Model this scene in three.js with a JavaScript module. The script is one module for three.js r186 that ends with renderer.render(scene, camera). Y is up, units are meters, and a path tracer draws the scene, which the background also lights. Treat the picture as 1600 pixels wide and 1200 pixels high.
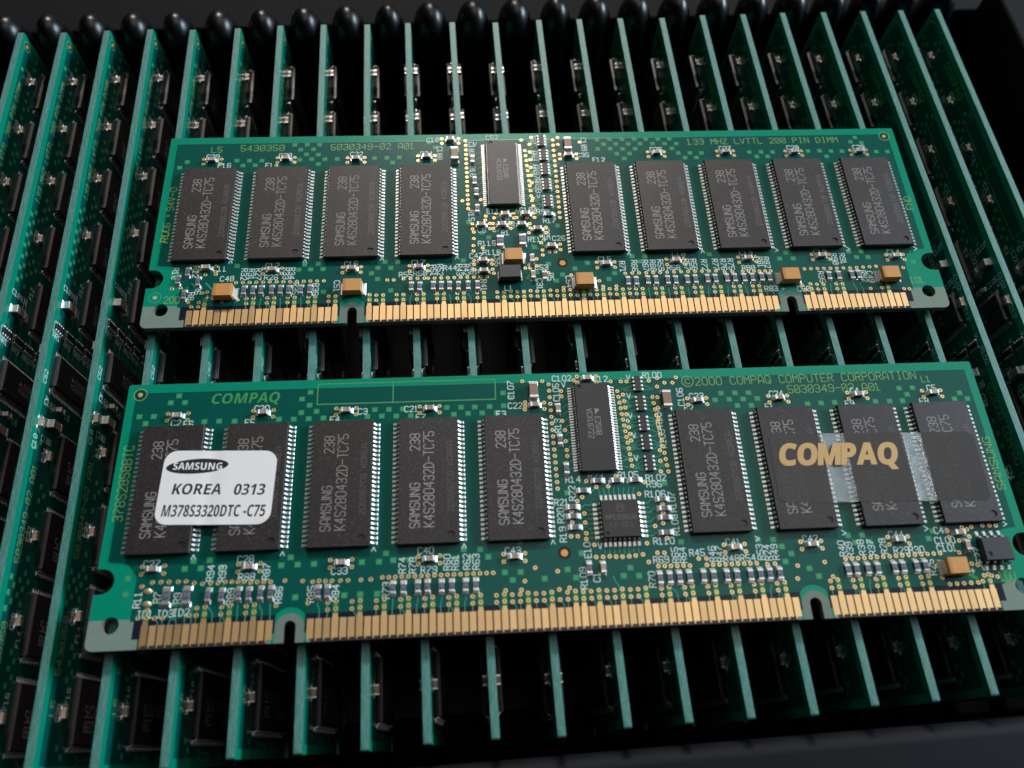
import * as THREE from 'three';
import { RoundedBoxGeometry } from 'three/addons/geometries/RoundedBoxGeometry.js';
import { mergeGeometries } from 'three/addons/utils/BufferGeometryUtils.js';
import { FontLoader } from 'three/addons/loaders/FontLoader.js';
import { TextGeometry } from 'three/addons/geometries/TextGeometry.js';
import { RectAreaLightUniformsLib } from 'three/addons/lights/RectAreaLightUniformsLib.js';

// ---------------------------------------------------------------- camera, light, exposure
const mm = 0.001;
const scene = new THREE.Scene();
const camera = new THREE.PerspectiveCamera(52.08, 4 / 3, 0.01, 20);
camera.position.set(-8.25 * mm, 130.51 * mm, 103.25 * mm);
camera.up.set(0.05392, 0.42437, -0.90388);
camera.lookAt(camera.position.x + 0.063167, camera.position.y - 0.904834, camera.position.z - 0.421054);
camera.focus = 0.150;
camera.userData.fStop = 15;
const renderer = new THREE.WebGLRenderer({ antialias: true });
renderer.setSize(1024, 768);
renderer.toneMapping = THREE.LinearToneMapping;
renderer.toneMappingExposure = 1;
renderer.shadowMap.enabled = true;
RectAreaLightUniformsLib.init();
scene.background = new THREE.Color().setRGB(0.007, 0.007, 0.0075);      // dim walls of the room, all round

function areaLamp(name, label, category, w, h, pos, target, color, intensity, glow, build) {
  const g = new THREE.Group(); g.name = name; g.userData = { label, category };
  g.position.set(...pos); g.lookAt(...target); scene.add(g);
  build(g, w, h, glow, color);
  const l = new THREE.RectAreaLight(new THREE.Color().setRGB(...color), intensity, w, h);
  l.position.set(...pos); l.lookAt(...target); l.translateZ(-0.02);      // a light looks along its own -z: just in front of the pane
  scene.add(l);
  return g;
}
function framePanel(g, w, h, glow, color) {          // a framed glowing pane facing +z
  const fm = new THREE.MeshStandardMaterial({ color: 0xd8d8d4, roughness: 0.6 }), t = 0.05;
  for (const [a, b, x, y] of [[w + 2 * t, t, 0, h / 2 + t / 2], [w + 2 * t, t, 0, -h / 2 - t / 2], [t, h, -w / 2 - t / 2, 0], [t, h, w / 2 + t / 2, 0]]) { const f = new THREE.Mesh(new THREE.BoxGeometry(a, b, 0.06), fm); f.name = 'frame_bar'; f.position.set(x, y, 0); g.add(f); }
  const p = new THREE.Mesh(new THREE.BoxGeometry(w, h, 0.01), new THREE.MeshStandardMaterial({ color: 0x111111, emissive: new THREE.Color().setRGB(...color), emissiveIntensity: glow })); p.name = 'glowing_pane'; g.add(p);
}
areaLamp('ceiling_light', 'large dim luminous ceiling panel above the tray', 'ceiling light', 1.1, 1.5, [0.75, 2.0, -0.5], [0.4, 0, -0.2], [1, 0.97, 0.94], 1.35, 0.1, framePanel);
areaLamp('strip_lamp', 'warm white lamp panel on the far side of the tray', 'lamp', 0.5, 0.25, [0.12, 1.45, -1.9], [0, 0, 0.02], [1, 0.93, 0.84], 85, 0.5, framePanel);
areaLamp('window', 'daylit window low beside the tray', 'window', 1.1, 0.34, [2.3, 0.92, -0.7], [0, 0, 0.02], [0.68, 0.86, 1], 58, 0.5, framePanel);
const LAYOUT={"A":{"cap":[[9.13,38.68,0],[23.76,38.79,0],[8.67,12.2,0],[23.8,11.97,0],[38.14,38.73,0],[52.76,38.61,0],[38.41,12.04,0],[52.58,12.06,0],[71.35,38.66,0],[81.11,43.62,0],[75.45,37.73,1],[66.44,11.87,0],[80.76,9.43,1],[100.69,38.62,0],[115.55,38.6,0],[103.03,11.95,0],[115.99,11.94,0],[130.25,38.81,0],[144.23,38.73,0],[130.93,12.14,0],[141.46,12.92,0],[142.21,10.7,1]],"bigcap":[[71.29,41.3],[95.02,38.9]],"bank":[[17.89,7.64],[19.99,7.55],[22.58,7.63],[24.19,7.56],[26.02,7.6],[27.62,7.65],[35.01,7.41],[36.48,7.43],[46.82,7.61],[48.5,7.54],[50.76,7.6],[52.32,7.61],[54.55,7.52],[56.2,7.53],[58.4,7.51],[60.05,7.52],[89.9,7.41],[91.52,7.38],[93.1,7.39],[94.73,7.44],[97.05,7.42],[98.71,7.35],[100.92,7.33],[102.55,7.27],[104.81,7.29],[106.46,7.33],[108.02,7.34],[109.71,7.35],[121.09,7.49],[122.56,7.51],[124.46,7.51],[126.12,7.48],[128.96,7.56],[130.44,7.57],[132.72,7.6],[134.24,7.61]],"bigres":[[11.47,7.72],[14.58,7.7]],"blob":[[8.38,8.72],[8.48,6.75]],"res":[[75.41,31.88,1],[76.12,26.59,1],[81.26,24.26,0],[84.5,24.22,0],[87.66,24.19,0],[78.63,22.61,0],[76.57,19.8,0],[76.59,18.22,0],[76.75,16.34,0],[91.89,20.62,0],[92.07,19.01,0],[92.02,17.43,0],[91.91,14.89,0],[78.51,9.51,1]],"array":[[90.25,42.24],[90.34,38.38],[90.41,34.52],[90.47,30.92],[90.6,27.11]],"txt":[["C2",9.01,37.45],["E6",11.13,37.15],["C20",23.48,39.7],["E5",21.6,37.12],["C27",8.33,13.09],["C28",23.12,13.28],["R94",17.79,11.22,90],["R93",19.65,11.14,90],["R88",23.54,10.4],["R87",26.57,11.13,90],["R11",6.93,7.53,90],["R7",9.96,7.71,90],["R9",13.09,7.5,90],["R89",21.34,7.42,90],["R86",28.79,7.37,90],["ID1",8.44,5.22],["ID3",11.51,5.2],["ID2",13.94,5.29],["^",14.77,13.97],["^",28.92,13.92],["C3",41.02,38.55],["C21",49.6,38.73],["E4",36.25,37.17],["E7",51.2,37.13],["E3",65.37,37.26],["C33",38.18,10.77],["C40",52.02,13.51],["R74",48.26,11.22,90],["R78",49.92,11.16,90],["R79",52.53,10.34],["R60",55.47,11.45,90],["R61",56.78,11.39,90],["R62",58.65,11.4,90],["R63",60.16,11.33,90],["R85",33.87,7.27,90],["R84",37.72,7.3,90],["R73",45.7,7.35,90],["^",43.58,14.05],["^",58.31,14.02],["C107",67.26,41.84,90],["C22",67.93,38.77],["C102",76.59,43.83],["E12",83.67,43.51],["R100",93.11,43.99],["C105",75.39,41.12,90],["R13",75.21,34.69,90],["R14",77.12,24.7],["R23",81.04,25.25],["R105",86.66,25.17],["R102",91.4,24.5],["R96",90.94,23.37],["R22",76.77,22.27,90],["R21",74.89,20.74],["R20",74.53,18.5,90],["R19",74.67,15.26,90],["R106",90.91,21.62],["R107",93.67,20.11,90],["R108",93.63,16.15,90],["R110",91.35,13.52],["R104",93.31,35.7,90],["R103",93.48,31.59,90],["C106",97.77,39.49,90],["E10",78.51,12.51,90],["R109",77.48,8.0,90],["C1",79.62,8.09,90],["C43",66.26,12.93],["^",72.95,14.06],["V",76.83,42.58],["V",88.73,43.67],["V",88.45,40.02],["V",88.3,36.13],["V",88.52,32.37],["V",88.44,28.11],["V",80.66,13.11],["C23",100.7,39.58],["C24",115.37,39.57],["E2",99.0,37.33],["E1",113.72,37.07],["C41",102.96,12.9],["C42",116.0,12.93],["R69",90.49,10.44],["R65",92.92,11.11,90],["R64",94.2,11.06,90],["R70",88.62,7.31,90],["R45",96.6,11.35],["R46",99.1,11.05,90],["R47",100.35,11.0,90],["R48",102.18,10.16],["R54",104.93,10.16],["R53",107.14,11.04,90],["R24",108.34,10.88,90],["R49",109.62,10.94,90],[">",107.1,13.4],["C4",129.95,39.7],["C5",144.39,39.8],["E9",128.48,37.18],["E8",142.34,37.19],["C44",130.76,13.06],["C45",138.73,13.47],["C100",138.84,11.74],["C101",138.86,10.43],["R40",121.01,11.07,90],["R39",122.27,10.82,90],["R38",124.35,11.13,90],["R37",126.02,11.07,90],["R28",128.09,11.18,90],["R29",130.98,10.36],["R30",133.6,10.37],["R25",135.37,7.37,90],["E27",143.79,9.05,90],["V",144.08,7.01],["+",142.12,6.52],[">",121.97,13.81],[">",136.21,13.97],[">",150.05,14.24]],"sq":[[8.86,42.59],[7.59,41.31],[10.04,41.27],[2.58,38.82],[5.04,38.79],[3.81,37.49],[13.8,37.52],[16.31,37.53],[18.97,37.44],[26.57,37.55],[29.12,37.46],[30.31,41.27],[30.35,38.68],[14.89,13.29],[17.44,13.31],[13.65,12.09],[16.16,12.07],[19.33,12.01],[30.3,13.26],[28.87,12.02],[31.48,12.03],[4.91,10.9],[4.96,8.37],[31.44,6.88],[31.73,42.55],[31.71,40.04],[32.98,38.82],[34.24,37.52],[31.7,37.47],[43.15,38.81],[45.6,38.77],[48.05,38.79],[41.9,37.54],[44.38,37.55],[46.91,37.46],[49.48,37.47],[55.78,38.81],[58.3,38.77],[60.73,38.74],[63.34,38.75],[65.87,38.81],[57.02,37.45],[59.53,37.55],[62.0,37.56],[64.6,37.52],[65.85,41.3],[67.13,40.39],[34.09,12.04],[41.74,12.0],[44.5,11.97],[45.58,13.32],[46.79,12.12],[49.36,12.09],[56.91,11.98],[58.21,13.46],[59.3,12.01],[60.9,13.35],[62.18,12.05],[64.78,9.4],[67.33,9.37],[65.99,8.13],[39.13,6.86],[41.64,6.91],[44.31,6.87],[92.74,23.51],[75.95,22.39],[67.46,14.32],[71.15,8.15],[74.98,9.47],[76.25,8.12],[77.52,12.02],[85.27,9.34],[84.04,8.09],[86.55,7.99],[94.2,13.25],[105.28,39.99],[107.82,39.95],[110.32,39.92],[103.99,38.69],[106.58,38.74],[109.15,38.7],[111.74,38.71],[107.86,37.45],[110.43,37.41],[120.73,37.39],[123.25,37.45],[125.77,37.46],[109.7,13.02],[107.13,13.12],[110.97,11.79],[112.32,10.56],[111.07,9.29],[114.83,8.02],[116.16,6.7],[138.36,39.9],[140.88,39.92],[139.56,38.64],[138.36,37.41],[133.33,37.44],[135.95,37.4],[149.41,38.6],[148.14,37.46],[150.56,37.43],[122.55,13.19],[124.96,13.17],[125.96,11.98],[123.54,11.96],[137.2,13.41],[136.19,12.13]],"via":[[8.86,10.12],[10.19,10.14],[11.42,10.09],[12.87,10.07],[14.09,10.09],[15.39,9.77],[16.71,9.6],[17.97,9.66],[19.12,9.61],[20.26,9.76],[21.3,9.72],[22.26,9.68],[23.23,9.64],[24.24,9.48],[25.27,9.55],[26.32,9.51],[27.4,9.46],[29.63,9.56],[32.43,9.37],[7.32,9.53],[7.39,4.71],[8.71,4.66],[9.95,4.6],[11.15,4.55],[15.2,4.78],[28.54,5.71],[34.03,9.19],[35.03,9.3],[36.04,9.22],[37.09,9.22],[38.41,9.2],[39.65,9.19],[41.68,9.18],[43.24,9.19],[33.49,5.88],[45.07,9.43],[46.11,9.43],[47.15,9.43],[48.19,9.43],[49.24,9.43],[50.28,9.43],[51.33,9.43],[52.37,9.43],[53.42,9.43],[54.47,9.43],[55.51,9.44],[56.56,9.44],[57.61,9.44],[58.66,9.44],[59.72,9.44],[60.77,9.44],[61.82,9.44],[62.88,9.44],[69.74,9.98],[73.35,9.27],[67.94,7.91],[64.77,6.52],[67.31,6.52],[73.4,6.34],[75.08,6.52],[76.09,35.54],[76.44,33.78],[76.4,31.72],[76.47,30.05],[76.47,28.96],[78.56,18.69],[78.54,17.13],[78.57,15.3],[78.49,14.34],[79.85,11.32],[80.98,11.28],[82.08,11.34],[83.13,11.23],[84.19,11.18],[85.3,11.21],[86.37,11.28],[87.6,11.42],[79.73,13.33],[90.21,16.08],[88.51,13.25],[88.4,10.15],[88.17,21.72],[89.28,23.76],[79.37,24.33],[80.97,23.21],[83.02,23.26],[84.51,25.04],[77.51,20.84],[78.42,21.53],[76.39,19.09],[76.36,17.25],[75.98,14.9],[77.12,14.86],[91.94,19.81],[91.86,18.3],[91.63,16.54],[91.95,14.0],[69.41,43.5],[73.02,43.39],[76.32,41.32],[76.32,40.28],[78.77,43.39],[85.42,42.95],[87.3,42.89],[88.34,42.85],[69.72,39.38],[69.68,38.62],[92.42,42.86],[94.0,43.36],[95.23,42.4],[96.7,42.35],[97.47,43.39],[90.03,11.59],[91.17,11.54],[74.14,42.76],[74.16,41.46],[74.17,40.18],[74.19,38.9],[74.2,37.64],[74.22,36.38],[74.23,35.13],[74.24,33.9],[74.26,32.67],[74.27,31.45],[74.29,30.24],[74.3,29.04],[74.32,27.85],[74.33,26.67],[74.34,25.49],[74.36,24.33],[74.37,23.17],[86.47,40.99],[86.56,39.86],[86.64,38.73],[86.73,37.61],[86.82,36.49],[86.9,35.39],[86.99,34.29],[87.07,33.2],[87.15,32.11],[87.24,31.04],[87.32,29.97],[87.4,28.9],[87.48,27.85],[87.56,26.8],[87.43,40.28],[87.5,38.99],[87.57,37.71],[87.63,36.43],[87.7,35.17],[87.76,33.92],[87.83,32.68],[87.89,31.44],[92.7,39.65],[92.78,38.43],[92.87,37.22],[92.96,36.01],[93.05,34.81],[93.14,33.62],[93.22,32.44],[93.31,31.27],[93.39,30.11],[93.48,28.95],[93.56,27.8],[93.64,26.66],[93.73,25.53],[93.79,41.67],[93.61,39.57],[93.43,37.49],[93.26,35.45],[92.74,29.45],[92.58,27.51],[92.41,25.58],[89.89,9.43],[90.94,9.4],[91.98,9.37],[93.03,9.34],[94.07,9.32],[95.12,9.29],[97.93,9.29],[98.96,9.28],[99.99,9.27],[101.03,9.26],[102.07,9.25],[103.1,9.25],[104.14,9.24],[105.18,9.23],[106.22,9.22],[96.73,10.38],[98.01,10.32],[107.98,8.99],[109.25,9.02],[112.97,8.56],[117.6,8.95],[112.54,6.47],[118.48,6.53],[121.2,9.31],[122.27,9.33],[123.35,9.35],[124.42,9.37],[125.5,9.39],[126.58,9.41],[127.66,9.43],[128.74,9.45],[129.82,9.48],[130.9,9.5],[131.98,9.52],[133.07,9.54],[134.15,9.56],[135.24,9.58],[136.33,9.6],[137.42,9.63],[137.62,4.52],[138.82,4.54],[140.03,4.55],[141.24,4.57],[142.45,4.58],[141.31,11.57],[140.72,9.61],[142.28,7.67],[143.21,7.44],[136.36,7.6],[136.68,5.66],[142.39,13.81],[144.07,13.83],[146.05,13.99],[147.27,13.95],[148.37,13.9],[143.79,5.68],[145.05,5.62],[145.98,5.39]],"vl":[],"tall":[0,7,10,13,19,22,25,28,31,34,37,40,43,46,49,50,52,55,58,61,64,67,70,73,76,79,82,85,88,91,99]},"B":{"cap":[[8.97,38.76,0],[23.8,38.88,0],[38.07,38.59,0],[10.69,12.66,0],[23.14,11.92,0],[38.14,11.79,0],[57.49,43.28,0],[52.53,38.81,0],[62.0,37.7,1],[68.11,23.79,0],[67.37,21.28,0],[63.26,21.34,0],[72.23,23.82,0],[71.31,21.27,0],[74.39,20.13,0],[76.89,16.0,0],[63.32,12.96,0],[63.41,10.54,0],[72.87,13.03,1],[72.85,9.28,1],[50.91,11.76,0],[82.01,38.65,0],[100.66,38.89,0],[115.46,38.84,0],[87.22,11.58,0],[100.99,11.95,0],[115.34,12.06,0],[130.13,38.55,0],[144.24,38.52,0],[130.2,12.28,0],[145.24,11.8,0]],"bigcap":[[58.34,39.08],[82.01,41.26]],"bank":[[18.27,7.4],[19.97,7.35],[21.47,7.38],[23.4,7.37],[25.04,7.32],[26.61,7.27],[28.81,7.29],[30.51,7.32],[49.52,7.4],[51.12,7.35],[53.69,7.44],[55.19,7.39],[56.76,7.35],[58.43,7.3],[60.31,7.33],[62.12,7.35],[91.09,7.49],[92.7,7.44],[94.95,7.58],[96.52,7.53],[98.82,7.47],[100.37,7.42],[102.62,7.48],[104.25,7.52],[106.61,7.57],[108.17,7.53],[110.44,7.62],[112.0,7.62],[113.84,7.57],[115.47,7.6],[117.32,7.63],[118.85,7.59],[130.71,7.58],[132.65,7.61],[135.31,7.66],[136.67,7.7]],"res":[[5.84,10.09,1],[7.42,11.81,1],[9.58,9.59,1],[7.32,6.75,1],[62.3,32.42,1],[62.57,29.5,1],[62.62,25.4,1],[76.86,23.67,0],[75.1,9.21,1]],"bigres":[[66.87,17.41],[71.29,17.63]],"array":[[76.63,42.69],[76.82,38.8],[76.93,35.07],[76.92,31.2],[76.92,26.96]],"txt":[["C29",8.95,39.92],["C28",23.61,39.95],["C22",38.09,40.04],["C11",13.25,12.52],["C12",23.06,13.05],["C16",37.98,13.05],["R10",4.98,11.68,-90],["R12",8.78,11.97,-90],["R32",17.89,11.2,-90],["R31",19.25,11.09,-90],["R27",20.56,11.13,-90],["R26",23.0,10.39],["R33",25.75,11.18,-90],["R34",26.84,11.15,-90],["R35",27.73,7.71,-90],["R36",31.52,7.48,-90],["C48",14.79,10.3],["C51",35.45,8.0,-90],["R8",8.54,6.6,-90],["R6",9.68,7.84,-90],["+",11.58,6.24],["^",15.07,14.07],["^",29.13,13.93],["^",43.84,14.02],["F16",11.5,37.58],["F14",21.05,37.47],["C10",53.85,43.5],["C24",52.48,39.84],["C108",55.29,39.93,-90],["C52",66.28,43.89],["C103",61.9,40.98,-90],["R16",61.95,34.93,-90],["R15",61.41,23.83,-90],["E11",65.78,24.81],["C8",68.09,22.81],["C7",66.3,20.37],["C6",63.33,20.28],["C9",69.32,21.36,-90],["C104",72.87,24.99],["R98",75.78,24.48],["R17",76.94,22.25],["C25",76.19,18.98,-90],["C26",78.49,17.95],["R114",74.11,17.77],["R115",64.26,17.1],["R116",65.11,14.97],["R1",68.01,19.52],["C55",66.09,13.02,-90],["C47",62.03,14.23],["C46",61.33,11.32,-90],["C53",74.62,11.24],["R5",76.25,9.02,-90],["C31",74.03,7.37,-90],["L1",68.08,6.75],["C17",50.85,13.02],["R55",48.43,10.28],["R50",51.19,10.52],["R44",56.93,11.56],["R51",53.71,11.01,-90],["R52",55.0,11.17,-90],["R43",58.72,11.07,-90],["R42",60.04,11.04,-90],["R41",63.3,7.4,-90],["AR1",74.97,42.87,-90],["AR3",74.98,38.83,-90],["AR97",75.08,34.65,-90],["AR99",75.21,31.01,-90],["V",75.15,28.33],["V",62.6,42.15],["^",58.33,13.96],["+",72.26,11.83],["C26",100.79,40.08],["C27",115.59,40.08],["C15",87.11,12.86],["C18",101.83,13.62],["C13",115.33,13.56],["R71",90.44,10.93,-90],["R66",92.81,11.07,-90],["R67",94.97,11.09,-90],["R68",96.45,11.05,-90],["R59",97.99,11.13,-90],["R58",100.44,10.45],["R57",103.15,11.12,-90],["R56",104.54,11.08,-90],["R72",106.61,10.9,-90],["R77",108.83,10.96,-90],["R76",110.4,10.92,-90],["R75",111.88,10.96,-90],["R80",115.23,10.05],["C54",79.68,7.81,-90],["C35",85.16,38.87],["C109",85.6,41.71,-90],["^",92.07,13.97],["^",106.75,14.08],["F12",88.38,37.53],["C20",130.22,39.99],["C29",144.53,39.85],["C19",130.32,13.5],["C14",145.15,12.98],["R81",117.78,11.21,-90],["R82",119.11,11.18,-90],["R83",118.84,5.18],["+",121.14,5.03],["C50",125.22,4.92],["R90",132.87,11.63,-90],["R91",134.54,11.59,-90],["R95",129.35,7.5,-90],["R92",137.82,7.47,-90],["C49",139.11,7.27,-90],[">",121.64,14.15],[">",136.19,14.06],[">",149.89,13.79]],"sq":[[25.33,42.72],[27.85,42.72],[30.39,42.67],[26.6,41.43],[29.19,41.47],[27.83,40.15],[30.27,40.05],[26.55,38.78],[28.97,38.87],[31.66,38.82],[30.41,37.56],[13.85,38.81],[16.41,38.76],[18.93,38.71],[15.21,37.5],[17.68,37.54],[34.17,38.81],[41.8,38.8],[44.33,38.84],[45.54,37.57],[3.95,38.65],[2.58,37.22],[16.39,13.15],[28.08,11.95],[29.11,13.13],[30.34,11.97],[31.71,13.22],[32.67,11.99],[44.43,13.28],[43.11,11.94],[45.57,11.87],[41.9,10.74],[43.1,9.43],[33.0,6.86],[45.64,6.81],[46.85,38.93],[54.31,41.36],[53.04,42.8],[60.77,22.21],[63.31,19.64],[64.66,18.43],[73.51,18.2],[73.48,15.91],[76.05,12.01],[78.6,9.44],[77.3,8.07],[78.54,20.96],[81.11,10.78],[59.51,13.19],[46.89,13.21],[88.52,42.85],[91.23,42.9],[93.9,42.9],[96.51,42.94],[98.96,42.9],[101.53,42.85],[104.0,42.9],[89.82,41.63],[92.42,41.67],[95.08,41.67],[97.6,41.67],[100.24,41.67],[102.8,41.62],[105.33,41.57],[88.46,40.36],[91.08,40.41],[93.73,40.31],[96.39,40.31],[92.36,39.06],[95.05,39.05],[93.78,37.75],[104.21,40.3],[105.42,39.03],[107.9,38.99],[110.34,38.94],[106.66,37.73],[109.1,37.73],[120.63,38.97],[83.64,12.01],[88.73,9.48],[87.5,8.19],[92.56,13.33],[95.13,13.26],[107.99,13.42],[93.94,12.06],[123.16,38.97],[125.66,38.92],[122.02,37.75],[124.36,37.71],[133.39,39.01],[135.88,39.01],[138.35,38.91],[137.07,37.5],[140.7,38.82],[144.4,42.54],[143.15,41.34],[145.48,41.05],[148.15,38.58],[150.57,38.53],[123.37,13.35],[121.86,12.01],[124.58,11.94],[136.12,13.3],[137.41,11.93],[139.72,11.87],[138.62,13.24],[148.45,10.51]],"vl":[],"via":[[16.52,9.39],[17.78,9.39],[19.04,9.38],[20.3,9.38],[21.56,9.37],[22.83,9.37],[24.09,9.36],[25.36,9.35],[26.62,9.35],[27.89,9.34],[29.16,9.34],[30.43,9.33],[31.7,9.33],[32.97,9.32],[4.76,8.37],[6.36,8.51],[8.15,5.28],[8.81,4.31],[10.15,5.22],[10.1,4.27],[10.56,7.23],[11.45,7.4],[14.33,5.32],[17.15,5.58],[10.59,11.33],[12.55,11.35],[44.94,9.18],[46.17,9.15],[48.0,9.37],[49.34,9.38],[50.68,9.38],[52.02,9.38],[52.69,9.36],[53.94,9.36],[55.19,9.36],[56.45,9.36],[57.7,9.36],[58.95,9.36],[60.21,9.36],[61.46,9.36],[62.72,9.36],[63.98,9.36],[60.7,43.14],[60.71,41.91],[60.72,40.7],[60.72,39.49],[60.73,38.29],[60.73,37.1],[60.74,35.92],[60.75,34.74],[60.75,33.57],[60.76,32.41],[60.76,31.25],[60.77,30.1],[60.78,28.96],[60.78,27.83],[60.79,26.7],[60.79,25.58],[73.03,40.29],[73.1,38.94],[73.17,37.61],[73.24,36.28],[73.31,34.97],[73.38,33.66],[73.45,32.36],[73.52,31.07],[73.58,29.79],[73.65,28.52],[73.72,27.25],[74.05,41.93],[74.04,39.85],[74.02,37.8],[74.0,35.77],[73.99,33.76],[73.97,31.77],[73.94,27.85],[73.92,25.93],[79.08,43.03],[79.08,41.63],[79.08,40.23],[79.09,38.85],[79.09,37.47],[79.09,36.11],[79.1,34.75],[79.1,33.41],[79.1,32.07],[79.1,30.74],[79.11,29.43],[79.11,28.12],[79.11,26.82],[79.11,25.53],[79.12,24.24],[79.12,22.97],[80.14,43.73],[80.11,41.81],[61.75,19.85],[61.71,18.3],[61.59,16.63],[61.55,15.39],[63.36,16.05],[61.62,13.14],[65.07,13.17],[65.36,10.13],[63.41,27.71],[64.26,23.67],[65.89,23.2],[64.12,22.69],[68.78,24.82],[70.55,24.78],[70.4,23.18],[72.47,23.05],[73.88,24.18],[72.95,21.61],[75.04,18.59],[74.93,16.99],[75.06,15.24],[75.05,14.09],[76.42,14.79],[77.56,14.76],[73.79,13.22],[71.47,11.16],[72.39,11.14],[73.72,11.59],[75.84,10.0],[72.45,43.15],[74.54,43.84],[84.71,42.35],[59.68,27.57],[90.79,9.42],[92.16,9.43],[93.53,9.43],[94.9,9.44],[96.27,9.44],[97.64,9.45],[99.01,9.45],[100.38,9.46],[101.76,9.47],[103.14,9.47],[104.52,9.48],[105.89,9.48],[107.28,9.49],[108.66,9.49],[110.35,9.16],[111.86,9.24],[85.58,7.84],[80.24,9.31],[86.21,6.55],[88.76,6.56],[78.56,6.53],[113.95,9.27],[115.06,9.25],[116.17,9.24],[117.28,9.22],[118.4,9.21],[119.51,9.2],[126.29,9.46],[127.59,9.46],[128.9,9.46],[130.21,9.45],[131.52,9.45],[132.83,9.45],[134.14,9.45],[135.48,9.41],[136.81,9.48],[138.13,9.55],[139.46,9.61],[140.78,9.68],[146.19,9.2],[125.04,5.72],[138.45,4.62],[146.12,4.32],[145.07,4.35]],"tall":[2,9,12,15,18,21,22,24,27,30,33,36,39,42,45,48,51,54,57,60,63,66,69,72,75,78,81,85,87,90,97]}};
// ---------------------------------------------------------------- helpers
let seed = 20240517;
const rnd = () => { seed = (seed * 1664525 + 1013904223) >>> 0; return seed / 4294967296; };
const W = 153.2, H = 44.95, T = 1.27, LIFT = 1.2;
const S = 2048 / W;                                  // texture pixels per mm on a board
const used = {};
const numbered = (n) => { const k = used[n] = (used[n] ?? -1) + 1; return k ? `${n}_${String(k).padStart(3, '0')}` : n; };
function tag(o, label, category, group) { o.userData.label = label; o.userData.category = category; if (group) o.userData.group = group; return o; }
function mk(name, geo, mat, parent) {
  const m = new THREE.Mesh(geo, mat); m.name = name; m.castShadow = m.receiveShadow = true; if (parent) parent.add(m); return m;
}
const box = (w, h, d, x = 0, y = 0, z = 0, r = 0) => {
  const g = r ? new RoundedBoxGeometry(w * mm, h * mm, d * mm, 2, r * mm) : new THREE.BoxGeometry(w * mm, h * mm, d * mm);
  return plain(g.translate(x * mm, y * mm, z * mm));
};
function plain(g) {                                  // same attributes everywhere so that pieces can be merged
  const o = g.index ? g.toNonIndexed() : g; for (const k of Object.keys(o.attributes)) if (!['position', 'normal', 'uv'].includes(k)) o.deleteAttribute(k);
  o.clearGroups?.(); return o;
}
const merge = (list) => mergeGeometries(list.map(plain), false);
function loft(rings, capTop = true, capBottom = false, uv = [0.002, 0.002]) {   // rings of points (mm), flat shaded quads between them
  const p = [];
  for (let i = 0; i + 1 < rings.length; i++) {
    const a = rings[i], b = rings[i + 1], n = a.length;
    for (let j = 0; j < n; j++) { const k = (j + 1) % n; p.push(a[j], a[k], b[k], a[j], b[k], b[j]); }
  }
  const fan = (r, flip) => { for (let j = 1; j + 1 < r.length; j++) flip ? p.push(r[0], r[j + 1], r[j]) : p.push(r[0], r[j], r[j + 1]); };
  if (capTop) fan(rings[rings.length - 1], false); if (capBottom) fan(rings[0], true);
  const g = new THREE.BufferGeometry();
  g.setAttribute('position', new THREE.Float32BufferAttribute(p.flatMap((q) => [q[0] * mm, q[1] * mm, q[2] * mm]), 3));
  g.setAttribute('uv', new THREE.Float32BufferAttribute(p.flatMap(() => uv), 2));
  g.computeVertexNormals(); return g;
}
const rectRing = (w, d, y, x = 0, z = 0) => [[x - w / 2, y, z + d / 2], [x + w / 2, y, z + d / 2], [x + w / 2, y, z - d / 2], [x - w / 2, y, z - d / 2]];

// stroke lettering on a 4 x 6 grid: polylines split by a bar
const G = {
  0: '10 30 41 45 36 16 05 01 10|12 34', 1: '05 16 10|00 30', 2: '05 16 36 45 44 00 40', 3: '05 16 36 45 44 33 13|33 42 41 30 10 01', 4: '30 36 02 42', 5: '46 06 03 33 42 41 30 10 01', 6: '45 36 16 05 01 10 30 41 42 33 03', 7: '06 46 45 12 10', 8: '13 33 44 45 36 16 05 04 13 02 01 10 30 41 42 33', 9: '43 13 04 05 16 36 45 41 30 10 01',
  A: '00 04 16 36 44 40|02 42', B: '00 06 36 45 44 33 03|33 42 41 30 00', C: '45 36 16 05 01 10 30 41', D: '00 06 26 44 42 20 00', E: '46 06 00 40|03 33', F: '46 06 00|03 33', G: '45 36 16 05 01 10 30 41 43 23', H: '00 06|40 46|03 43', I: '10 30|20 26|16 36', K: '00 06|46 02|13 40', L: '06 00 40', M: '00 06 23 46 40', N: '00 06 40 46', O: '10 30 41 45 36 16 05 01 10', P: '00 06 36 45 44 33 03', Q: '10 30 41 45 36 16 05 01 10|22 40', R: '00 06 36 45 44 33 03|23 40', S: '45 36 16 05 04 13 33 42 41 30 10 01', T: '06 46|26 20', U: '06 01 10 30 41 46', V: '06 20 46', W: '06 10 23 30 46', X: '00 46|06 40', Z: '06 46 00 40',
  '-': '03 43', '+': '03 43|21 25', '^': '01 25 41', '>': '05 42 00', '*': '12 34|14 32', o: '10 30 41 45 36 16 05 01 10',
};
const O0 = '10 30 41 45 36 16 05 01 10';
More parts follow.
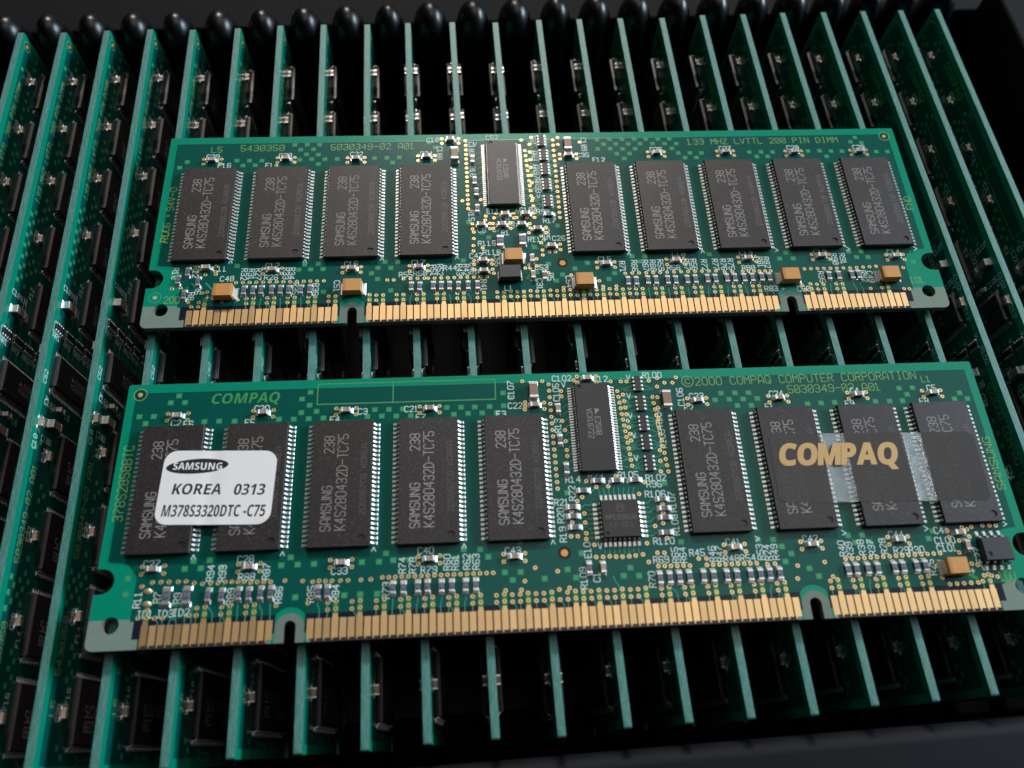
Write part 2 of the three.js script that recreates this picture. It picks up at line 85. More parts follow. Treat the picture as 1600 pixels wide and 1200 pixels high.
function strokeText(c, text, x, y, h, adv, lw, color, rot = 0, align = 'c', plainZero = false, shear = 0) {   // x, y, h and adv in canvas pixels
  c.save(); c.translate(x, y); c.rotate(-rot * Math.PI / 180);
  const cw = adv * 0.72, total = adv * text.length - (adv - cw); let x0 = align === 'c' ? -total / 2 : 0;
  c.strokeStyle = color; c.lineWidth = lw; c.lineCap = c.lineJoin = 'round';
  for (const ch of text) {
    const g = ch === '0' && plainZero ? O0 : G[ch];
    if (g) for (const pl of g.split('|')) {
      c.beginPath();
      pl.split(' ').forEach((q, i) => { const yy = (+q[1] / 6 - 0.5) * h, xx = x0 + (+q[0] / 4) * cw + shear * yy; i ? c.lineTo(xx, -yy) : c.moveTo(xx, -yy); });
      c.stroke();
    }
    x0 += adv;
  }
  c.restore();
}
const canvas = (w, h) => { const c = document.createElement('canvas'); c.width = w; c.height = h; return [c, c.getContext('2d')]; };
function canvasTex(c, srgb = true) { const t = new THREE.CanvasTexture(c); if (srgb) t.colorSpace = THREE.SRGBColorSpace; t.magFilter = THREE.LinearFilter; t.anisotropy = 8; return t; }
function noiseTex(n, f) {                            // grey noise for bump, as data
  const d = new Uint8Array(n * n * 4);
  for (let i = 0; i < n * n; i++) { const v = f(i % n, Math.floor(i / n)); d[i * 4] = d[i * 4 + 1] = d[i * 4 + 2] = v; d[i * 4 + 3] = 255; }
  const t = new THREE.DataTexture(d, n, n); t.magFilter = THREE.LinearFilter; t.wrapS = t.wrapT = THREE.RepeatWrapping; t.needsUpdate = true; return t;
}

// ---------------------------------------------------------------- the circuit board: outline, artwork
const PADK = (i, side) => { const a = side === 'A' ? [16, 78] : [22, 84]; return i + (i >= a[0] ? 4 : 0) + (i >= a[1] ? 4 : 0); };
const padU = (i, side) => 76.6 - 67.945 + 1.27 * PADK(i, side);
const NOTCH = { A: [76.6 - 67.945 + 1.27 * 17.5, 76.6 - 67.945 + 1.27 * 83.5] };
NOTCH.B = NOTCH.A.map((u) => W - u).reverse();
function outline(side) {                             // u to the right, v up, contact edge at v = 0
  const s = new THREE.Shape(), P = (x, y) => s.lineTo(x * mm, y * mm);
  const arc = (cx, cy, r, a0, a1, n = 12) => { for (let i = 0; i <= n; i++) { const a = a0 + (a1 - a0) * i / n; P(cx + r * Math.cos(a), cy + r * Math.sin(a)); } };
  const pi = Math.PI;
  s.moveTo(1.2 * mm, 0);
  for (const u of NOTCH[side]) { P(u - 0.95, 0); arc(u, 2.4, 0.95, pi, 0, 10); P(u + 0.95, 0); }
  P(W - 1.2, 0); arc(W - 1.2, 1.2, 1.2, -pi / 2, 0, 6);
  P(W, 8.55); arc(W - 0.9, 10.55, 2.0, -pi / 2, -3 * pi / 2, 16); P(W, 12.55);
  arc(W - 0.4, H - 0.4, 0.4, 0, pi / 2, 4); arc(0.4, H - 0.4, 0.4, pi / 2, pi, 4);
  P(0, 12.55); arc(0.9, 10.55, 2.0, pi / 2, -pi / 2, 16); P(0, 8.55);
  arc(1.2, 1.2, 1.2, pi, 3 * pi / 2, 6);
  for (const u of [3.35, W - 3.35]) { const h = new THREE.Path(); h.absarc(u * mm, 3.75 * mm, 1.3 * mm, 0, 2 * pi, true); s.holes.push(h); }
  return s;
}
function boardGeometry(side) {
  const g = new THREE.ExtrudeGeometry(outline(side), { depth: T * mm, bevelEnabled: false, curveSegments: 20 });
  const pos = g.attributes.position, nor = g.attributes.normal, uv = g.attributes.uv, list = [[], [], [], []];
  for (let i = 0; i < pos.count; i += 3) list[nor.getZ(i) > 0.5 ? 0 : nor.getZ(i) < -0.5 ? 1 : Math.max(pos.getY(i), pos.getY(i + 1), pos.getY(i + 2)) < 4.6 * mm ? 3 : 2].push(i);
  const out = new THREE.BufferGeometry(), P = [], N = [], U = []; let at = 0;
  list.forEach((tri, m) => {
    for (const i of tri) for (let j = i; j < i + 3; j++) {
      P.push(pos.getX(j), pos.getY(j), pos.getZ(j)); N.push(nor.getX(j), nor.getY(j), nor.getZ(j));
      const x = pos.getX(j) / mm / W, y = pos.getY(j) / mm / H;
      if (m > 1) U.push(uv.getX(j), pos.getZ(j)); else U.push(m ? 1 - x : x, y);
    }
    out.addGroup(at, tri.length * 3, m); at += tri.length * 3;
  });
  out.setAttribute('position', new THREE.Float32BufferAttribute(P, 3)); out.setAttribute('normal', new THREE.Float32BufferAttribute(N, 3)); out.setAttribute('uv', new THREE.Float32BufferAttribute(U, 2));
  return out.rotateX(-Math.PI / 2);
}
const chipU = { A: [4.25, 18.45, 32.95, 47.5, 62.2, 96.1, 110.75, 125.45, 139.15], B: [4.25, 18.6, 32.95, 47.35, 81.15, 95.6, 110.1, 124.6, 139.1] };
const chipV = { A: 14.35, B: 13.95 };
function vias(side) {
  const L = LAYOUT[side], out = L.via.map((q) => [...q]), add = (u, v) => { if (!out.some((o) => Math.hypot(o[0] - u, o[1] - v) < 0.55)) out.push([u, v]); };
  for (const [u, v, r] of L.cap) if (!r) for (const a of [-1, 1]) for (const b of [-1, 1]) add(u + a * 1.75, v + b * 0.62 - 0.1);
  const dense = side === 'A' ? [39, 57] : [42, 62];
  for (let i = 0; i < 100; i++) {
    const u = padU(i, side), tall = L.tall.includes(i);
    if (tall || L.tall.includes(i + 1) || (i >= dense[0] && i <= dense[1])) { add(u, 4.75 + (i % 3 === 1 ? 0.12 : 0)); if (i > 6 || side === 'A') add(u, 5.85 + (i % 3 === 1 ? 0.15 : 0)); }
  }
  return out;
}
const VIAS = { A: vias('A'), B: vias('B') };
function artwork(side) {
  const L = LAYOUT[side], hpx = Math.round(H * S);
  const [cc, c] = canvas(2048, hpx), [bc, b] = canvas(2048, hpx);
  const X = (u) => u * S, Y = (v) => (H - v) * S;
  const R = (ctx, col, u0, v0, u1, v1) => { ctx.fillStyle = col; ctx.fillRect(X(u0), Y(v1), (u1 - u0) * S, (v1 - v0) * S); };
  const MASK = '#088d70', PLANE = '#06544b', COPPER = '#3a9162', TRACE = '#479a7c', PRINT = '#8cae64', SILK = '#e6ece9', BARE = '#7f9186', NAVY = '#1b2130';
  b.fillStyle = '#000'; b.fillRect(0, 0, 2048, hpx);
  c.fillStyle = MASK; c.fillRect(0, 0, 2048, hpx);
  // bare laminate along the contact edge
  R(c, BARE, 0, 0, W, 4.55);
  // copper plane under the mask, kept clear of the edge, the notches and the holes
  const plane = (ctx, col) => {
    ctx.fillStyle = col; ctx.beginPath();
    const pl = [[1.45, 43.3], [W - 1.45, 43.3], [W - 1.45, 13.6], [W - 4.6, 13.2], [W - 6.3, 11.2], [W - 6.3, 4.2], [6.3, 4.2], [6.3, 11.2], [4.6, 13.2], [1.45, 13.6]];
    pl.forEach((q, i) => (i ? ctx.lineTo(X(q[0]), Y(q[1])) : ctx.moveTo(X(q[0]), Y(q[1])))); ctx.fill();
  };
  plane(c, PLANE); plane(b, '#444');
  for (const u of NOTCH[side]) {
    for (const [ctx, m1, m2] of [[c, MASK, '#75847b'], [b, '#000', '#000']]) for (const [col, r, y] of [[m1, 2.8, 2.6], [m2, 2.3, 2.2]]) { ctx.fillStyle = col; ctx.beginPath(); ctx.arc(X(u), Y(y), r * S, Math.PI, 0); ctx.lineTo(X(u + r), Y(0)); ctx.lineTo(X(u - r), Y(0)); ctx.fill(); }
  }
  // inner copper shows dark through the bare strip behind the contacts
  const nv = [6.9, NOTCH[side][0] - 2.3, NOTCH[side][0] + 2.3, NOTCH[side][1] - 2.3, NOTCH[side][1] + 2.3, W - 6.9];
  for (let i = 0; i < 6; i += 2) { R(c, NAVY, nv[i], 1.5, nv[i + 1], 4.3); R(c, '#3a3436', nv[i] + 1.0, 0, nv[i + 1] - 1.0, 1.5); }
  // mottled weave of the laminate
  for (let i = 0; i < 5200; i++) { c.globalAlpha = 0.05; c.fillStyle = rnd() < 0.5 ? '#0f8f74' : '#042a28'; c.fillRect(rnd() * 2048, rnd() * hpx, 2 + rnd() * 9, 1 + rnd() * 2); }
  c.globalAlpha = 1;
  const line = (pts, w = 0.17, col = TRACE) => { for (const [ctx, k] of [[c, col], [b, '#777']]) { ctx.strokeStyle = k; ctx.lineWidth = w * S; ctx.lineJoin = 'round'; ctx.beginPath(); pts.forEach((q, i) => (i ? ctx.lineTo(X(q[0]), Y(q[1])) : ctx.moveTo(X(q[0]), Y(q[1])))); ctx.stroke(); } };
  // traces: bank resistors down to their contacts, and up to the row of vias
  for (const [u, v] of L.bank) {
    let best = 0, d = 9; for (let i = 0; i < 100; i++) { const e = Math.abs(padU(i, side) - u - 0.15) + (L.tall.includes(i) ? 0.7 : 0); if (e < d) { d = e; best = i; } }
    const p = padU(best, side); line([[u, v - 0.8], [u, 5.2 + Math.abs(p - u)], [p, 4.9], [p, 3.4]]);
    const w = VIAS[side].filter((q) => q[1] > v + 1.2 && q[1] < v + 3.5).sort((q, r) => Math.abs(q[0] - u - 0.3) - Math.abs(r[0] - u - 0.3))[0];
    if (w && Math.abs(w[0] - u) < 1.3) line([[u, v + 0.7], [u, w[1] - Math.abs(w[0] - u) * 0.8], [w[0], w[1]]]);
  }
  for (const i of L.tall) for (const [ctx, k] of [[c, '#3d8a4e'], [b, '#777']]) R(ctx, k, padU(i, side) - 0.4, 3.6, padU(i, side) + 0.4, 6.2);
  for (let i = 0; i < 100; i++) if (!L.tall.includes(i) && VIAS[side].some((q) => Math.abs(q[0] - padU(i, side)) < 0.1 && q[1] < 5)) line([[padU(i, side), 4.7], [padU(i, side) + (i % 2 ? 0.6 : 0), 3.9], [padU(i, side) + (i % 2 ? 0.6 : 0), 3.4]]);
  // fine traces around the register chip
  const cu = side === 'A' ? 81.6 : 68.1, sg = 1;
  for (let i = 0; i < 22; i++) {
    const v = 40.6 - i * 0.66, r1 = 3.9 + ((i * 7) % 5) * 0.3, w = 1.0 + ((i * 3) % 4) * 0.3;
    line([[cu + sg * r1, v], [cu + sg * (r1 + w), v + (i % 3 - 1) * 0.5], [cu + sg * (r1 + w + 1.3), v + (i % 3 - 1) * 0.5]], 0.13);
    if (i % 2) line([[cu - 3.9, v], [cu - 4.6, v], [cu - 5.2, v - 0.6]], 0.13);
  }
  if (side === 'A') {
    for (let i = 0; i < 8; i++) { line([[81.4 + i * 0.8, 12.8], [81.4 + i * 0.8, 11.9 - (i % 3) * 0.3]], 0.15); line([[88.2, 20.1 - i * 0.8], [89.4 + (i % 3) * 0.3, 20.1 - i * 0.8]], 0.15); line([[80.4, 20.1 - i * 0.8], [78.9, 20.1 - i * 0.8]], 0.15); line([[81.6 + i * 0.75, 21.4], [81.2 + i * 0.9, 23]], 0.15); }
    line([[82.3, 8.2], [82.6, 7.2], [83.1, 6.6], [83.1, 5.6]]); line([[142.5, 5.2], [140.9, 6.4]], 0.6, '#3d8a4e');
    line([[9.4, 8.2], [10.5, 6.4], [13.8, 6.4], [14.6, 4.9], [14.6, 3.5]]); line([[11.8, 6.9], [13.2, 6.2]]); line([[14.6, 7], [15.6, 6.2], [15.6, 3.5]]);
    line([[12.2, 3.5], [12.4, 4.3], [13.2, 4.3], [13.4, 3.5]]);
    // empty print frame
    for (const pl of [[[33, 44.1], [64.5, 44.1], [64.5, 40.15], [33, 40.15], [33, 44.1]], [[46.3, 44.1], [46.3, 40.15]]]) { c.strokeStyle = '#5d9f62'; c.lineWidth = 0.22 * S; c.beginPath(); pl.forEach((q, i) => (i ? c.lineTo(X(q[0]), Y(q[1])) : c.moveTo(X(q[0]), Y(q[1])))); c.stroke(); }
  } else {
    line([[8.2, 9.6], [9.3, 8.3], [10.5, 8.3]], 0.3); line([[10.9, 9.5], [12.6, 7.6]], 0.3); line([[71.6, 8.6], [72.8, 10], [74.2, 10]], 0.7, '#3d8a4e'); line([[9.0, 4.6], [9.6, 3.5]]);
    line([[74.3, 15.5], [73, 16.6]], 0.3);
  }
  for (const [u, v] of L.array) for (const sd of [-1, 1]) for (let i = 0; i < 4; i++) { const y = v + (i - 1.5) * 0.76, j = ((i * 5 + Math.round(u * 3 + v)) % 3 - 1) * 0.45; line([[u + sd * 0.9, y], [u + sd * 1.5, y], [u + sd * (1.9 + (i % 2) * 0.4), y + j], [u + sd * (2.6 + (i % 2) * 0.5), y + j]], 0.14); }
  for (const [u, v, r] of L.cap) if (!r) for (const sd of [-1, 1]) for (const e of [-1, 1]) line([[u + sd * 1.0, v - 0.05], [u + sd * 1.75, v + e * 0.62 - 0.1]], 0.28);
  for (const [u, v, r] of L.res) if (!r) { line([[u - 1.0, v], [u - 1.9, v], [u - 2.4, v - 0.5]], 0.15); line([[u + 1.0, v], [u + 1.8, v], [u + 2.3, v + 0.5]], 0.15); } else line([[u, v + 0.9], [u, v + 1.4], [u + 0.5, v + 1.9]], 0.15);
  // copper squares under the mask
  for (const [u, v] of L.sq) { R(c, COPPER, u - 0.5, v - 0.47, u + 0.5, v + 0.47); c.globalAlpha = 0.35; R(c, '#66b482', u - 0.34, v - 0.3, u + 0.34, v + 0.32); c.globalAlpha = 1; R(b, '#777', u - 0.5, v - 0.47, u + 0.5, v + 0.47); }
  // lettering in copper
  const longText = (t, u0, u1, v, h, lw = 0.16) => { const adv = (u1 - u0) / (t.length - 0.28); for (const [ctx, k] of [[c, PRINT], [b, '#888']]) strokeText(ctx, t, X(u0), Y(v), h * S, adv * S, lw * S, k, 0, 'l', t.includes('CORP')); };
  const turned = (t, u, v, len, h, rot, lw = 0.16, sh = 0) => strokeText(c, t, X(u), Y(v), h * S, len / (t.length - 0.28) * S, lw * S, PRINT, rot, 'c', true, sh);
  const ring = (u, v, r, w, col) => { c.strokeStyle = col; c.lineWidth = w * S; c.beginPath(); c.arc(X(u), Y(v), r * S, 0, 7); c.stroke(); };
  const disc = (u, v, r, col) => { c.fillStyle = col; c.beginPath(); c.arc(X(u), Y(v), r * S, 0, 7); c.fill(); };
  if (side === 'A') {
    for (const [ctx, k] of [[c, '#4d9a5c'], [b, '#888']]) { ctx.save(); ctx.translate(X(14.3), Y(40.85)); ctx.transform(1, 0, -0.16, 1, 0, 0); ctx.font = `bold ${2.75 * S}px sans-serif`; const w = ctx.measureText('COMPAQ').width; ctx.scale(12.1 * S / w, 1); ctx.fillStyle = k; ctx.fillText('COMPAQ', 0, 0); ctx.restore(); }
    ring(99.5, 42.55, 1.05, 0.17, PRINT); strokeText(c, 'C', X(99.5), Y(42.55), 1.0 * S, 1.1 * S, 0.16 * S, PRINT);
    longText('2000 COMPAQ COMPUTER CORPORATION', 100.9, 142.1, 42.45, 1.55); longText('5030349-02 A01', 117.7, 135.0, 40.35, 1.5);
    turned('L1', 143.9, 41.6, 1.7, 1.2, 0); turned('378S2858BTC', 1.75, 26.9, 13.2, 1.55, 90); turned('SAMSUNG', 151.55, 25.0, 9.7, 1.35, 90); turned('100', 147.7, 5.45, 2.6, 1.5, 0);
    ring(2.16, 43.0, 1.1, 0.16, PRINT); disc(2.16, 43.0, 0.95, '#11453b'); disc(2.16, 43.0, 0.42, '#e0a868');
    disc(74.7, 12.2, 1.05, '#1c1b10'); disc(74.7, 12.2, 0.62, '#e2a458');
  } else {
    turned('L5', 9.55, 41.75, 2.1, 1.4, 0); longText('5430350', 14.4, 23.2, 42.0, 1.5); longText('5030349-02 A01', 32.8, 50.1, 41.95, 1.5); longText('133 MHZ LVTTL 200 PIN DIMM', 107.8, 140.4, 42.0, 1.45);
    turned('94V-0', 2.1, 29.3, 5.6, 1.3, 90); turned('06 *', 1.9, 23.6, 4, 1.3, 90); turned('RU', 1.9, 20.2, 2.4, 1.3, 90, 0.28, 0.2); turned('200', 5.1, 5.9, 2.8, 1.4, 0); turned('101', 148.2, 6.3, 2.6, 1.4, 0); turned('FHD', 151.5, 24.9, 3.3, 1.4, 90);
    ring(150.9, 42.75, 1.1, 0.16, PRINT); disc(150.9, 42.75, 0.95, '#11453b'); disc(150.9, 42.75, 0.42, '#e0a868');
    ring(1.95, 6.5, 1.1, 0.16, '#58a080'); disc(1.95, 6.5, 0.42, '#c8b888');
    disc(78.8, 12.15, 1.05, '#1c1b10'); disc(78.8, 12.15, 0.62, '#e2a458');
  }
  // white print
  for (const [t, u, v, r] of L.txt) {
    const h = t.length === 1 ? (t === '+' ? 1.1 : 1.0) : 1.08;
    strokeText(c, t, X(u), Y(v), h * S, 0.92 * S, 0.165 * S, SILK, r || 0, 'c', side === 'A');
    strokeText(b, t, X(u), Y(v), h * S, 0.92 * S, 0.17 * S, '#aaa', r || 0, 'c', side === 'A');
  }
  // white outlines round the resistor arrays on one side
  if (side === 'B') for (const [u, v] of L.array) { c.strokeStyle = SILK; c.lineWidth = 0.13 * S; c.strokeRect(X(u - 1.05), Y(v + 1.55), 2.1 * S, 3.1 * S); }
  return [canvasTex(cc), canvasTex(bc, false)];
}

// ---------------------------------------------------------------- materials
const std = (o) => new THREE.MeshPhysicalMaterial(o);
const lin = (r, g, b) => new THREE.Color().setRGB(r, g, b);
const faceMat = {};
for (const side of ['A', 'B']) { const [map, bump] = artwork(side); faceMat[side] = std({ map, bumpMap: bump, bumpScale: 0.00005, roughness: 0.28, specularIntensity: 0.45 }); }
function streakTex() {                               // sawn edge of the laminate: glass layers running along it
  const [k, c] = canvas(1024, 64); c.fillStyle = '#4f8580'; c.fillRect(0, 0, 1024, 64);
  for (let y = 0; y < 64; y += 2) { c.globalAlpha = 0.35; c.fillStyle = rnd() < 0.5 ? '#6a9c96' : '#2a6b62'; c.fillRect(0, y, 1024, 1 + rnd() * 2); }
  for (let i = 0; i < 900; i++) { c.globalAlpha = 0.1 + rnd() * 0.3; c.fillStyle = rnd() < 0.55 ? '#7fada6' : '#1d5a52'; c.fillRect(rnd() * 1024, rnd() * 64, 4 + rnd() * 40, 1 + rnd() * 5); }
  const t = canvasTex(k); t.wrapS = t.wrapT = THREE.RepeatWrapping; t.repeat.set(1 / 0.04, 1 / (T * mm)); return t;
}
const edgeMat = std({ map: streakTex(), roughness: 0.5, bumpScale: 0.00004 }); edgeMat.bumpMap = edgeMat.map;
const bareEdge = std({ color: lin(0.2, 0.185, 0.155), roughness: 0.6 });
const grain = noiseTex(256, () => 90 + rnd() * 130);
const M = {
  tin: std({ color: lin(0.66, 0.65, 0.63), metalness: 0.85, roughness: 0.34 }),
  solder: std({ color: lin(0.74, 0.73, 0.72), metalness: 0.75, roughness: 0.32 }),
  via: std({ color: lin(0.92, 0.66, 0.32), metalness: 0.65, roughness: 0.35 }),
  viaHole: std({ color: lin(0.05, 0.03, 0.012), roughness: 0.7 }),
  ceramicBig: std({ color: lin(0.3, 0.18, 0.135), roughness: 0.45 }),
  black: std({ color: lin(0.02, 0.02, 0.023), roughness: 0.45, bumpMap: grain, bumpScale: 0.00001 }),
  inductor: std({ color: lin(0.035, 0.035, 0.04), roughness: 0.5 }),
  tray: std({ color: lin(0.004, 0.004, 0.006), roughness: 0.34, specularIntensity: 0.8 }),
  trayDull: std({ color: lin(0.004, 0.004, 0.005), roughness: 0.75, specularIntensity: 0.3 }),
  creamSolder: std({ color: lin(0.85, 0.72, 0.5), metalness: 0.7, roughness: 0.28 }),
};
function speckle(c, w, h, n, cols, a, big = 1.2) { for (let i = 0; i < n; i++) { c.globalAlpha = a * rnd(); c.fillStyle = cols[Math.floor(rnd() * cols.length)]; const s = 0.6 + rnd() * big; c.fillRect(rnd() * w, rnd() * h, s, s); } c.globalAlpha = 1; }
function chipFace(lot, ghost, wear = 0) {                      // 10.16 x 22.22 mm, 24 pixels a mm
  const k = 24, w = Math.round(10.16 * k), h = Math.round(22.22 * k), [cv, c] = canvas(w, h);
  c.fillStyle = ['#272223', '#2a2526', '#251f20'][wear]; c.fillRect(0, 0, w, h); speckle(c, w, h, 9000, ['#5c575a', '#141214', '#7a7478', '#201d1f'], 0.6, 3.4);
  for (let i = 0; i < 20 + wear * 14; i++) { c.globalAlpha = 0.06 + rnd() * 0.12; c.strokeStyle = '#8a8588'; c.lineWidth = 0.7; c.beginPath(); const x = rnd() * w, y = rnd() * h; c.moveTo(x, y); c.lineTo(x + (rnd() - 0.5) * 60, y + (rnd() - 0.5) * 60); c.stroke(); } c.globalAlpha = 1;
  for (let i = 0; i < 9; i++) { c.globalAlpha = 0.5; c.fillStyle = '#a39c98'; c.fillRect(rnd() * w, rnd() * h, 1.5, 1.5); } c.globalAlpha = 1;
  const col = ['#9d9694', '#a8a19e', '#938c8a'][wear];
  const vt = (t, u, v0, v1, hh, color, lw) => strokeText(c, t, u * k, h - (v0 + v1) / 2 * k, hh * k, (v1 - v0) / (t.length - 0.28) * k, lw * k, color, 90, 'c', true);
  vt('SAMSUNG', 2.75, 2.6, 10.3, 1.65, col, 0.155); vt('238', 2.75, 16.2, 19.3, 1.65, col, 0.155); vt('K4S280432D-TC75', 5.15, 2.7, 19.6, 1.75, col, 0.155);
  vt(lot, 8.85, 5.2, 17.7, 0.95, ghost, 0.13);
  return canvasTex(cv);
}
const chipMat = {};
for (const [side, lot, gh] of [['A', 'ZOS967CB KOREA', '#554f50'], ['B', 'ZOS981CB KOREA', '#5f5958']])   // a few differently worn faces
  chipMat[side] = [0, 1, 2].map((i) => std({ map: chipFace(lot, gh, i), roughness: 0.44 + ((i * 2) % 3) * 0.05, bumpMap: grain, bumpScale: side === 'A' ? 0.000014 : 0.000009 }));
let chipCount = 0;
function smallFace(wmm, hmm, draw) { const k = 30, [cv, c] = canvas(Math.round(wmm * k), Math.round(hmm * k)); c.fillStyle = '#2c2a2d'; c.fillRect(0, 0, cv.width, cv.height); speckle(c, cv.width, cv.height, 3000, ['#4c474a', '#1a181a', '#3a3637'], 0.5); draw(c, k, wmm, hmm); return std({ map: canvasTex(cv), roughness: 0.45 }); }
const regMat = smallFace(6.1, 16.6, (c, k, w, h) => {
  const t = (s, u, v0, v1, hh) => strokeText(c, s, u * k, (h - (v0 + v1) / 2) * k, hh * k, (v1 - v0) / (s.length - 0.28) * k, 0.13 * k, '#8d8684', -90, 'c', true);
  t('E25AB', 3.7, 6.6, 10.0, 0.95); t('VCX16722', 2.3, 6.0, 11.6, 0.95);
  c.fillStyle = '#8d8684'; c.beginPath(); c.moveTo(3.3 * k, (h - 11.7) * k); c.lineTo(4.2 * k, (h - 11.4) * k); c.lineTo(3.3 * k, (h - 10.4) * k); c.fill();
});
const pllMat = smallFace(6.4, 6.4, (c, k, w, h) => {
  c.strokeStyle = '#5c5654'; c.lineWidth = 0.12 * k; c.beginPath(); c.arc(3.2 * k, 1.35 * k, 0.7 * k, 0, 7); c.stroke(); strokeText(c, 'M', 3.2 * k, 1.35 * k, 0.7 * k, 0.9 * k, 0.12 * k, '#5c5654');
  strokeText(c, 'MPC9350A', 3.2 * k, 3.0 * k, 0.8 * k, 0.68 * k, 0.1 * k, '#6b5f4e', 0, 'c', true); strokeText(c, 'XX G11', 3.2 * k, 4.3 * k, 0.8 * k, 0.75 * k, 0.1 * k, '#55504c', 0, 'c', true);
});
const resTex = (() => { const [cv, c] = canvas(64, 96); c.fillStyle = '#1d1c22'; c.fillRect(0, 0, 64, 96); c.strokeStyle = '#a8aec4'; c.lineWidth = 5; c.strokeRect(4, 4, 56, 88); strokeText(c, '100', 34, 48, 34, 26, 5, '#a9adbd', 90, 'c', true); return canvasTex(cv); })();
const resMat = std({ map: resTex, roughness: 0.35 });
const tanTex = (() => {
  const [cv, c] = canvas(256, 208); c.fillStyle = '#d39650'; c.fillRect(0, 0, 256, 208);
  for (let i = 0; i < 500; i++) { c.globalAlpha = 0.16; c.fillStyle = rnd() < 0.5 ? '#e6b06a' : '#b0723a'; c.fillRect(rnd() * 256, rnd() * 208, 20 + rnd() * 90, 1.5); } c.globalAlpha = 1;
  c.fillStyle = '#c07f40'; c.fillRect(0, 0, 40, 208); return canvasTex(cv);
})();
const tanMat = std({ map: tanTex, roughness: 0.42 });

// ---------------------------------------------------------------- component shapes (mm; base at y = 0, right = +x, away = -z)
function planarTop(wm, dm, y, hole) {                // top face with its own uv, and a moulded dimple sunk into it
  const s = new THREE.Shape([[-1, -1], [1, -1], [1, 1], [-1, 1]].map(([a, b]) => new THREE.Vector2(a * wm / 2, b * dm / 2)));
  if (hole) { const p = new THREE.Path(); p.absarc(hole[0], hole[1], hole[2], 0, 2 * Math.PI, true); s.holes.push(p); }
  const g = new THREE.ShapeGeometry(s, 18), pos = g.attributes.position, uv = g.attributes.uv;
  for (let i = 0; i < pos.count; i++) uv.setXY(i, pos.getX(i) / wm + 0.5, pos.getY(i) / dm + 0.5);
  const list = [plain(g.rotateX(-Math.PI / 2).translate(0, y, 0).scale(mm, mm, mm))];
  if (hole) {
    const ring = (r, yy) => Array.from({ length: 18 }, (_, i) => { const a = i / 18 * 2 * Math.PI; return [hole[0] + r * Math.cos(a), yy, -hole[1] - r * Math.sin(a)]; });
    const w = loft([ring(hole[2], y), ring(hole[2] * 0.94, y - 0.16)], true, false, [0.03, 0.02]);
    list.push(w);
  }
  return list;
}
function icBody(w, d, h, hole) {
  const y0 = 0.12, ym = (h + y0) * 0.5, e = 0.07;
  const rings = [rectRing(w - 0.2, d - 0.2, y0), rectRing(w, d, ym - 0.05), rectRing(w + 0.02, d + 0.02, ym), rectRing(w, d, ym + 0.05), rectRing(w - 0.12, d - 0.12, h - e), rectRing(w - 0.24, d - 0.24, h)];
  return merge([loft(rings, false, true), ...planarTop(w - 0.24, d - 0.24, h, hole)]);
}
function gull(n, pitch, width, out, hy, pad = true) {   // a row of bent leads along z, leaving the body towards +x from x = 0
  const path = [[-0.1, hy], [out * 0.2, hy], [out * 0.32, hy - 0.07], [out * 0.42, hy * 0.45], [out * 0.5, 0.15], [out * 0.62, 0.09], [out, 0.08]], t = 0.065, list = [];
  const nor = path.map((q, i) => { const a = path[Math.max(0, i - 1)], b = path[Math.min(path.length - 1, i + 1)], l = Math.hypot(b[0] - a[0], b[1] - a[1]); return [-(b[1] - a[1]) / l, (b[0] - a[0]) / l]; });
  const ring = path.map((q, i) => [[q[0] + nor[i][0] * t, q[1] + nor[i][1] * t, -width / 2], [q[0] + nor[i][0] * t, q[1] + nor[i][1] * t, width / 2], [q[0] - nor[i][0] * t, q[1] - nor[i][1] * t, width / 2], [q[0] - nor[i][0] * t, q[1] - nor[i][1] * t, -width / 2]]);
  const one = loft(ring, true, true);
  for (let i = 0; i < n; i++) {
    const z = (i - (n - 1) / 2) * pitch;
    list.push(one.clone().translate(0, 0, z * mm));
    if (pad) list.push(loft([rectRing(out * 0.95, width * 1.35, 0, out * 0.85, z), rectRing(out * 0.85, width * 1.2, 0.035, out * 0.85, z)], true));
  }
  return merge(list);
}
const GEO = {};
GEO.chip = icBody(10.16, 22.22, 1.15, [3.7, -9.75, 0.6]);
GEO.chipLeads = gull(27, 0.8, 0.34, 0.86, 0.58);
GEO.reg = icBody(6.1, 16.6, 1.15, [-2.2, 7.5, 0.42]);
GEO.regLeads = gull(32, 0.5, 0.22, 0.95, 0.55);
GEO.pll = icBody(6.4, 6.4, 1.4, [-2.5, -2.5, 0.35]);
GEO.pllLeads = gull(8, 0.8, 0.36, 1.0, 0.6);
GEO.soic = icBody(4.9, 3.9, 1.6, [-1.6, -0.9, 0.4]);
GEO.soicLead = gull(1, 1.27, 0.45, 1.05, 0.75);
const term = (w, h, d, x) => { const s = Math.sign(x); return merge([box(w, h + 0.06, d + 0.06, x, h / 2 + 0.03, 0, 0.07), loft([[[x - s * 0.1, 0, d * 0.6], [x + s * (w / 2 + 0.42), 0, d * 0.6], [x + s * (w / 2 + 0.42), 0, -d * 0.6], [x - s * 0.1, 0, -d * 0.6]].map((q) => q), [[x - s * 0.1, 0.1, d * 0.55], [x + s * (w / 2 + 0.2), 0.16, d * 0.45], [x + s * (w / 2 + 0.2), 0.16, -d * 0.45], [x - s * 0.1, 0.1, -d * 0.55]]], true)]); };
GEO.cap = box(1.1, 0.8, 0.84, 0, 0.42, 0, 0.06); GEO.capTerm = [term(0.38, 0.8, 0.84, -0.66), term(0.38, 0.8, 0.84, 0.66)];
GEO.bigcap = box(2.3, 1.15, 1.5, 0, 0.6, 0, 0.1); GEO.bigTerm = [term(0.5, 1.15, 1.5, -1.3), term(0.5, 1.15, 1.5, 1.3)];
